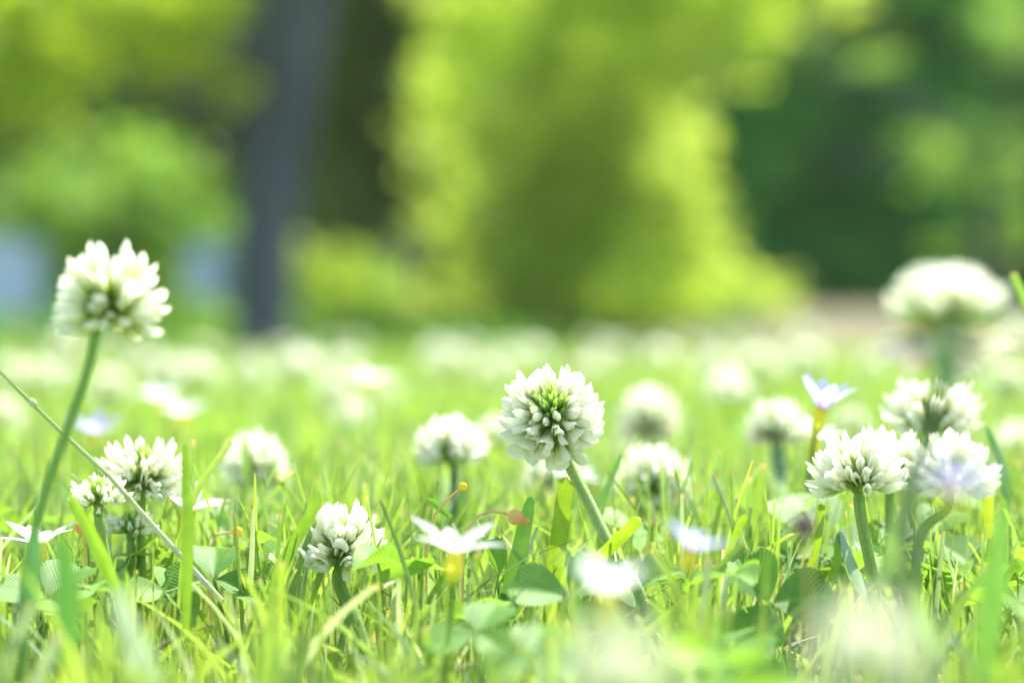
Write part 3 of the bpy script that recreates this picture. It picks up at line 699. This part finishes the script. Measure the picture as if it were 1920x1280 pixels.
blade([(348, 1180, .53), (352, 1000, .53), (347, 830, .532)], .0024, 'tall blurred upright blade on the right of the wide left clover', LG, cut=False)
blade([(465, 1160, .572), (472, 1050, .572), (475, 950, .572)], .0012, 'thin silvery upright blade right of the serrated leaf', (.35, .45, .25), cut=False)
blade([(1640, 1135, .566), (1605, 1080, .566), (1572, 995, .566)], .0026, 'blue green pointed blade curving left, under the upright right clover', (.25, .4, .28), cut=False)
blade([(1550, 1110, .566), (1568, 1060, .566), (1571, 1000, .566)], .0018, 'narrow bent green blade meeting the pointed blue green one', LG, cut=False)
blade([(1512, 1080, .57), (1532, 1020, .57), (1541, 945, .57)], .0016, 'slim yellow blade before the large bright leaf', YG)
blade([(1365, 1040, .572), (1380, 1000, .572), (1398, 965, .572)], .0016, 'short bright blade above the blue green leaf', YG)
blade([(1855, 1010, .59), (1853, 950, .59), (1856, 890, .59)], .0022, 'yellow blade with orange cut tip near the right edge', (.34, .44, .03))
blade([(1975, 700, .5), (1945, 620, .5), (1898, 512, .5)], .0017, 'green blade tip entering from the right edge beside the tall clover', (.2, .36, .06), tipc=(.5, .35, .2))
blade([(1890, 960, .64), (1880, 880, .64), (1850, 800, .64)], .0022, 'dark green blade curving left near the right edge', (.08, .2, .07), cut=False)
blade([(560, 1180, .555), (520, 1090, .555), (585, 960, .555), (598, 925, .555)], .0026, 'tall green blade crossing in front of the low white clover', LG, cut=False)
blade([(690, 1090, .55), (770, 1065, .55), (815, 1050, .55)], .0030, 'flat bright blade lying to the right under the low white clover', (.2, .38, .04), cut=False)
blade([(845, 970, .573), (818, 945, .573), (800, 935, .573)], .0016, 'small curved dark blade left of the yellow seed pod', (.1, .26, .03), cut=False)
blade([(770, 1150, .6), (800, 1010, .6), (822, 900, .6)], .0013, 'thin dark blade under the flat topped clover', (.1, .2, .05), cut=False)
blade([(1120, 1000, .62), (1130, 940, .62), (1165, 850, .62)], .0018, 'narrow dark blade right of the central stem leaning right', (.1, .24, .06), cut=False)
blade([(30, 1210, .47), (60, 1100, .47), (70, 985, .47)], .0034, 'blurred blade at the left edge under the star flower', (.08, .22, .07), cut=False)
blade([(120, 1260, .46), (130, 1120, .46), (115, 1010, .46)], .0040, 'broad blurred dark blade right of the left star flower', (.09, .25, .05), cut=False)
blade([(230, 1130, .53), (180, 1020, .53), (130, 925, .53)], .0028, 'bright blurred blade slanting in front of the small half opened clover', (.2, .38, .03), cut=False)
blade([(290, 1280, .42), (250, 1200, .42), (215, 1100, .42)], .0036, 'pale silvery blurred blade at the bottom left', (.3, .42, .3), cut=False)
blade([(1760, 1230, .43), (1700, 1100, .43), (1660, 1000, .43)], .0030, 'long blurred blade slanting left under the right clovers', (.2, .36, .1), cut=False)
blade([(1840, 1280, .44), (1860, 1120, .44), (1880, 960, .44)], .0044, 'broad blurred green blade at the lower right edge', (.14, .32, .06), cut=False)
blade([(1650, 1100, .45), (1690, 960, .45), (1730, 850, .45)], .0026, 'blurred dull green blade passing in front of the veiled right clover', (.12, .22, .08), cut=False)

# the long dry stalk lying diagonally
def stalk():
    pts = [P(-60, 640, .55), P(0, 697, .552), P(110, 805, .553), P(205, 893, .555), P(300, 1000, .557), P(415, 1125, .56)]
    g = Vector((pts[-1].x, pts[-1].y, pts[-1].z)); t = empty('dry_stalk', g)
    tag(t, 'long thin pale stalk slanting across the left side from upper left to the grass', 'stalk')
    p = [q - g for q in pts]
    MB().tube(p, [.0002, .00028, .0004, .00048, .00055, .00055], [(.3, .42, .12), (.32, .44, .12), (.4, .5, .18), (.5, .56, .28), (.6, .62, .4), (.6, .6, .42)], 7).build('culm', M_STEM, t)
    for q in (P(62, 755, .5525), P(240, 932, .556)):
        MB().blob(q - g, (.0007, .0007, .001), (.6, .6, .35), zdir=(.7, 0, -.7)).build('node', M_STEM, t)
stalk()
def pod(px, py, D, r, stem, label, c1, c2, tip=True):
    c = P(px, py, D); pts = [P(*q) for q in stem]; g = Vector((pts[-1].x, pts[-1].y, -.003)); t = empty('seed_pod', g)
    tag(t, label, 'seed pod', 'round seed pods on thin stalks')
    d = (pts[0] - c).normalized()
    MB().blob(c - g, (r, r, r * 1.05), c1, c2, 12, 8, zdir=d).build('capsule', M_PETAL, t)
    if tip:
        MB().blob(c - g - d * r * 1.35, (r * .5, r * .5, r * .6), (.85, .55, .15), (.8, .6, .2), zdir=d).build('capsule_tip', M_PETAL, t)
    cc = [c + d * r * .9] + pts + [g]
    s = []
    for i in range(len(cc) - 1): s += [(cc[i].lerp(cc[i + 1], k / 4)) - g for k in range(4)]
    MB().tube(s + [Vector((0, 0, 0))], .00022, (.75, .5, .22), 6).build('stalk', M_STEM, t)
pod(966, 969, .562, .0016, [(948, 962, .562), (922, 958, .562), (898, 966, .562), (880, 985, .562), (868, 1040, .562)], 'round reddish seed pod on an arching stalk left of the central stem', (.9, .45, .28), (.8, .78, .25))
pod(868, 912, .572, .0009, [(855, 922, .572), (835, 940, .572), (815, 965, .572), (800, 1010, .572)], 'small yellow seed pod on a slanting thin stalk under the flat topped clover', (.9, .62, .12), (.5, .6, .08), tip=False)
pod(445, 997, .59, .0012, [(430, 998, .59), (405, 1002, .59), (395, 1030, .59)], 'yellowish seed pod lying above the serrated leaf at left', (.75, .7, .15), (.8, .5, .2), tip=False)
pod(152, 990, .575, .0012, [(155, 1000, .575), (160, 1030, .575)], 'small brown bud at the petal tip of the left star flower', (.6, .35, .15), (.7, .5, .2), tip=False)
pod(1508, 985, .42, .0019, [(1510, 1010, .42), (1515, 1100, .42)], 'blurred purplish seed pod before the large bright leaf', (.3, .2, .2), (.25, .22, .15), tip=False)

# fallen withered floret
fo = link('fallen_floret', FM['open'][1], None); fo.matrix_local = pose(P(690, 1128, .566), (-.3, .1, .3), (.9, 0, -.1), .9) ; tag(fo, 'single fallen white floret lying in the grass under the low white clover', 'petal')
fo = link('fallen_floret', FM['half'][0], None); fo.matrix_local = pose(P(532, 1072, .566), (.2, .1, .1), (-.9, 0, .1), .6); tag(fo, 'small white petal at the left foot of the low white clover', 'petal')

# ------------------------------------------------------------------ trees and shrubs behind
def leaves_in(blobs, leaf, dens, cols, r):
    """leaf-sized diamond faces spread in ellipsoids; blobs = (centre, (rx,ry,rz))"""
    V = []; C = []; n_all = 0
    for (c, R, dn) in blobs:
        n = int(9 * dens * dn * R[0] * R[2] / leaf ** 2)
        if n < 8: n = 8
        u = r.normal(size=(n, 3)); u /= np.linalg.norm(u, axis=1)[:, None]; u *= (r.random((n, 1)) ** .42)
        # uneven: bunch leaves round sub-centres
        k = max(3, n // 26); sub = u[:k]; pick = r.integers(0, k, n)
        u = np.where(r.random((n, 1)) < .75, sub[pick] + r.normal(0, .13, (n, 3)), u)
        p = np.array(c) + (u + r.normal(0, .16, (n, 3))) * np.array(R)
        a = r.normal(size=(n, 3)); a /= np.linalg.norm(a, axis=1)[:, None]; a[:, 2] = a[:, 2] * .5 - .2
        nrm = r.normal(size=(n, 3)) * .7 + np.array([0, 0, 1]); b = np.cross(a, nrm); b /= np.linalg.norm(b, axis=1)[:, None]
        a /= np.linalg.norm(a, axis=1)[:, None]
        s = leaf * r.uniform(.6, 1.25, (n, 1))
        V.append(np.stack([p - a * s * .5, p + b * s * .3, p + a * s * .5, p - b * s * .3], 1).reshape(-1, 3))
        ci = r.integers(0, len(cols), n); cc = np.array(cols)[ci] * r.uniform(.75, 1.25, (n, 1)); C.append(np.repeat(cc, 4, 0)); n_all += n
    V = np.concatenate(V); C = np.concatenate(C)
    return V, np.arange(len(V)).reshape(-1, 4), C
def tree(name, cat, label, base, trunk, blobs, leaf, dens, cols, seed, trunk_r=.1, bark=None, group=None):
    """base (px, D): foot; trunk: list of (px,py,D,radius) upwards; blobs: (px,py,D,rx_px,ry_px,depth_m,density)"""
    r = np.random.default_rng(seed); rr = random.Random(seed)
    b0 = P(base[0], 640, base[1]); gz = base[2] if len(base) > 2 else -.01
    g = Vector((b0.x, b0.y, gz)); t = empty(name, g); tag(t, label, cat, group)
    tp = [Vector((0, 0, -.05))] + [P(a, b, c) - g for a, b, c, _ in trunk]; tr = [trunk[0][3] * 1.35] + [q[3] for q in trunk]
    fl = []; fr = []
    for i in range(len(tp) - 1):
        for k in range(6): fl.append(tp[i].lerp(tp[i + 1], k / 6)); fr.append(tr[i] * (1 - k / 6) + tr[i + 1] * k / 6)
    fl.append(tp[-1]); fr.append(tr[-1])
    mb = MB(); mb.tube(fl, fr, (.1, .1, .1), 14)
    B = []
    for (px, py, D, rx, ry, dz, dn) in blobs:
        c = P(px, py, D) - g; R = (rx / F * D, dz, ry / F * D); B.append((c, R, dn))
        # limb from the nearest lower trunk point
        cand = [(p, q) for p, q in zip(fl, fr) if p.z < c.z + .1] or [(fl[0], fr[0])]
        s, q = min(cand, key=lambda e: (e[0] - c).length); midp = (s + c) / 2 + Vector((0, 0, .15 * (c - s).length * rr.uniform(.2, 1)))
        ll = bez(s, midp, c, 6); mb.tube(ll, [max(.006, q * .42 * (1 - i / 7)) for i in range(7)], (.1, .1, .1), 7)
    mb.build('trunk', bark or M_BARK, t)
    V, Q, C = leaves_in(B, leaf, dens, cols, r)
    link('crown', np_mesh('crown', V, Q, C, M_TREE, smooth=False), t)
    return t
PALE = [(.48, .62, .14), (.53, .64, .17), (.42, .58, .12)]
LIME = [(.42, .56, .06), (.5, .6, .08), (.36, .5, .06)]
MID = [(.2, .38, .07), (.28, .42, .07), (.15, .32, .07)]
DARK = [(.08, .34, .04), (.13, .38, .04), (.05, .34, .09)]
BRN = [(.17, .26, .03), (.24, .27, .03), (.12, .22, .03)]

# the tree with the dark slate trunk; its wide crown, out of view, is shaped to shade the far lawn
def wb(x, y, z, rx, dy, rz, dn): return (960 + x / y * F, 600 - (z - CAM_Z) / y * F, y, rx / y * F, rz / y * F, dy, dn)
or_ = random.Random(8)
OVER = [wb(x + or_.uniform(-.2, .2), y + or_.uniform(-.2, .2), 2.5 + or_.uniform(-.1, .8), .62, .6, .28, .75) for x in (-2.6, -1.8, -1.0, -.2, .6) for y in (6.2, 7.0, 7.8, 8.5)]
tree('shade_tree', 'tree', 'tree with a dark slate grey trunk leaning slightly right, behind the lawn', (490, 9.0),
     [(492, 600, 9, .10), (500, 400, 9, .105), (530, 150, 9, .12), (560, -60, 9, .125), (600, -500, 9, .12), (640, -1100, 9, .1)],
     [(330, 40, 8.7, 130, 150, .25, 1.0), (120, 40, 8.6, 190, 120, .3, 1.3), (30, 150, 8.6, 120, 110, .25, 1.2), (-150, 60, 8.8, 180, 200, .3, 1), (400, 170, 8.8, 60, 60, .15, .7),
      (640, -250, 9.5, 500, 150, .8, .15), (200, -350, 9.5, 500, 250, .8, .12), (800, -1000, 9.5, 800, 400, 1.6, .12), (200, -1100, 9.5, 700, 400, 1.4, .1)] + OVER,
     .075, 5.5, LIME, 21)
# bright tree in the middle: a soft cone that widens to the right at its foot
mr_ = random.Random(3); MAPLE = []
for row in range(-1, 10):
    y = row * 62 + 10; x0 = 850 + 5 * row + mr_.uniform(-20, 20); x1 = (1255 + max(0, y - 150) * .38) if y > 150 else 1300 + (150 - y) * 1.6
    x = x0
    while x < x1 - 75:
        MAPLE.append((x + mr_.uniform(-25, 25), y + mr_.uniform(-25, 25), 10.2 + max(-60, y) / 600 * 1.3 + mr_.uniform(-.1, .1), 120, 75, .2, (.25 if x < x0 + 130 else .6)))
        x += 88
MAPLE += [(1080, -260, 10.2, 400, 150, .4, .12)]
tree('maple_tree', 'tree', 'bright yellow green broad tree filling the middle of the background', (1080, 12.0),
     [(1080, 560, 12, .05), (1090, 300, 12, .045), (1080, -50, 12, .04), (1080, -600, 12, .03)],
     MAPLE,
     .07, 6, PALE, 22)
tree('lime_shrub', 'shrub', 'light green rounded shrub right of the slate grey trunk', (655, 11.6), [(655, 560, 11.6, .03), (655, 520, 11.6, .02)],
     [(640, 530, 11.5, 90, 70, .25, 1.3), (730, 545, 11.5, 60, 45, .2, 1.1), (580, 500, 11.5, 30, 40, .15, 1)], .06, 6, MID + LIME, 23)
tree('leafy_shrub', 'shrub', 'mid green shrub left of the slate grey trunk', (220, 11.8), [(215, 500, 11.8, .04), (215, 400, 11.8, .03)],
     [(230, 300, 11.6, 130, 70, .3, .35), (60, 350, 11.8, 130, 60, .3, .5), (350, 330, 11.8, 110, 60, .3, .4), (180, 420, 11.8, 120, 60, .3, .9), (300, 420, 11.8, 70, 50, .2, .9), (400, 430, 11.8, 70, 32, .2, .9), (170, 520, 11.9, 85, 80, .3, 1.2), (250, 580, 11.9, 90, 60, .3, 1.1), (285, 490, 11.9, 46, 70, .3, 1.1), (400, 625, 11.9, 120, 50, .2, 1.3), (20, 420, 11.8, 100, 30, .2, .8)], .06, 6.5, MID, 24)
tree('dark_shrub', 'shrub', 'dark green shrub mass low behind the mid green one at left', (270, 12.6), [(270, 560, 12.6, .04), (270, 500, 12.6, .03)],
     [(130, 510, 12.5, 62, 90, .2, 2), (200, 590, 12.5, 90, 50, .2, 2), (250, 500, 12.5, 70, 80, .2, 2), (300, 430, 12.5, 60, 40, .2, 2), (300, 600, 12.5, 80, 40, .2, 2), (390, 425, 12.5, 60, 36, .2, 2), (400, 622, 12.5, 90, 45, .2, 2),
      (455, 520, 12.5, 34, 110, .2, 2), (310, 530, 12.5, 30, 60, .2, 2), (150, 420, 12.5, 120, 40, .2, 2), (70, 640, 12.5, 130, 16, .2, 1)], .06, 6, DARK + BRN, 26)
# dark evergreens, right to left
def evergreen(px, D, w_, label, seed, cols=DARK, low=600, dens=9):
    r = random.Random(seed); bl = []
    for i in range(9):
        y = low - i * 165; ww = w_ * (1.0 - .045 * i)
        for k in (-1, 0, 1):
            bl.append((px + k * ww * .55 + r.uniform(-30, 30), y + r.uniform(-40, 40), D + r.uniform(-.3, .3), ww * .5, 120, .6, 1))
    tree('evergreen_tree', 'tree', label, (px, D, 0), [(px, 400, D, .12), (px, -300, D, .1), (px, -1000, D, .05)], bl, .09, dens, cols, seed, group='dark trees at the back')
evergreen(1560, 14.5, 330, 'dense dark green tree right of the bright middle tree', 31, DARK)
evergreen(1880, 15.5, 330, 'dark green tree at the right edge', 32, DARK + MID)
evergreen(1000, 17.5, 330, 'dark tree glimpsed left behind the bright middle tree', 39, BRN)
evergreen(1250, 16.5, 360, 'dark tree mostly hidden behind the bright middle tree', 33, DARK)
evergreen(800, 15.5, 330, 'brownish dark tree between the slate grey trunk and the bright middle tree', 34, BRN)
evergreen(500, 17.5, 330, 'dark tree right behind the slate grey trunk', 35, BRN + DARK)
evergreen(190, 18.0, 330, 'dark tree behind the mid green shrub at left', 36, DARK + MID, low=380)
evergreen(-120, 18.5, 320, 'dark tree cut by the left edge', 37, DARK + MID, low=330)
evergreen(2200, 17, 330, 'dark tree beyond the right edge of the picture', 38, DARK)
tree('olive_shrub', 'shrub', 'lighter olive green branches at the far right edge, with clumps added as sunlit patches', (1850, 12.8), [(1850, 500, 12.8, .05), (1850, 300, 12.8, .04)],
     [(1820, 300, 12.6, 130, 80, .3, .6), (1900, 60, 12.6, 90, 90, .3, .7), (1900, 430, 12.6, 70, 50, .3, .5), (1620, 110, 12.8, 70, 60, .2, .3), (1760, 330, 12.7, 80, 50, .2, .4), (1480, 90, 12.7, 60, 60, .2, .4), (1780, 470, 12.7, 60, 30, .2, .25), (1450, 320, 12.8, 40, 30, .2, .15)], .07, 5, MID, 25)  # scattered paler clumps stand in for sunlit patches on the dark trees

# low wall behind the shrubs
def wall():
    a = P(-700, 640, 15.2); b = P(780, 640, 15.2); t = empty('garden_wall', ((a.x + b.x) / 2, a.y, 0))
    tag(t, 'low pale blue grey wall showing through gaps between the shrubs at left', 'wall')
    L = b.x - a.x
    def box(x0, x1, y0, y1, z0, z1, nm, m):
        v = [(x, y, z) for z in (z0, z1) for y in (y0, y1) for x in (x0, x1)]
        f = [(0, 2, 3, 1), (4, 5, 7, 6), (0, 1, 5, 4), (2, 6, 7, 3), (0, 4, 6, 2), (1, 3, 7, 5)]
        me = np_mesh(nm, v, f, np.full((8, 3), .4), m, smooth=False); return link(nm, me, t)
    box(-L / 2, L / 2, 0, .2, -.1, .5, 'wall_face', M_WALL); box(-L / 2 - .02, L / 2 + .02, -.03, .23, .5, .55, 'coping', M_COPE)
wall()

# low leaves in front of the trees, added to darken the bright ground
def undergrowth():
    r = np.random.default_rng(77); B = []
    for i in range(420):
        y = 5.2 + 7.6 * r.random() ** 1.3; x = r.uniform(-3.2, 3.2) * y / 11
        if x > .03 * y and y < 8.8 and r.random() < .8: continue
        if x > .25 * y / 9 and r.random() < .93: continue
        B.append(((x, y, float(gz(x, y)) + (.0 if y < 9 else .03)), (r.uniform(.12, .3), r.uniform(.1, .3), r.uniform(.015, .03) if y < 9 else r.uniform(.03, .1)), 1))
    V, Q, C = leaves_in(B, .045, 4, DARK + BRN + [(.04, .09, .03), (.05, .1, .05)], r)
    tag(link('undergrowth', np_mesh('undergrowth', V, Q, C, M_TREE, smooth=False)), 'low dark leafy plants added to darken the ground under the trees', 'undergrowth', kind='stuff')
undergrowth()

# thin veil volume added to lift the dark tones of the background
def added_haze():
    v = [(x, y, z) for z in (-1.2, 8) for y in (-3, 24) for x in (-9, 9)]
    f = [(0, 2, 3, 1), (4, 5, 7, 6), (0, 1, 5, 4), (2, 6, 7, 3), (0, 4, 6, 2), (1, 3, 7, 5)]
    m = bpy.data.materials.new('added_haze'); m.use_nodes = True; N = m.node_tree.nodes; N.clear()
    o = N.new('ShaderNodeOutputMaterial'); pv = N.new('ShaderNodeVolumePrincipled')
    pv.inputs['Color'].default_value = (.8, 1, .66, 1); pv.inputs['Density'].default_value = .0013; pv.inputs['Anisotropy'].default_value = .35
    m.node_tree.links.new(pv.outputs[0], o.inputs['Volume'])
    me = bpy.data.meshes.new('added_haze'); me.from_pydata(v, [], f); me.materials.append(m)
    tag(link('added_haze', me), 'thin veil of air added to lift the darks over lawn and trees', 'added_haze', kind='stuff')
added_haze()
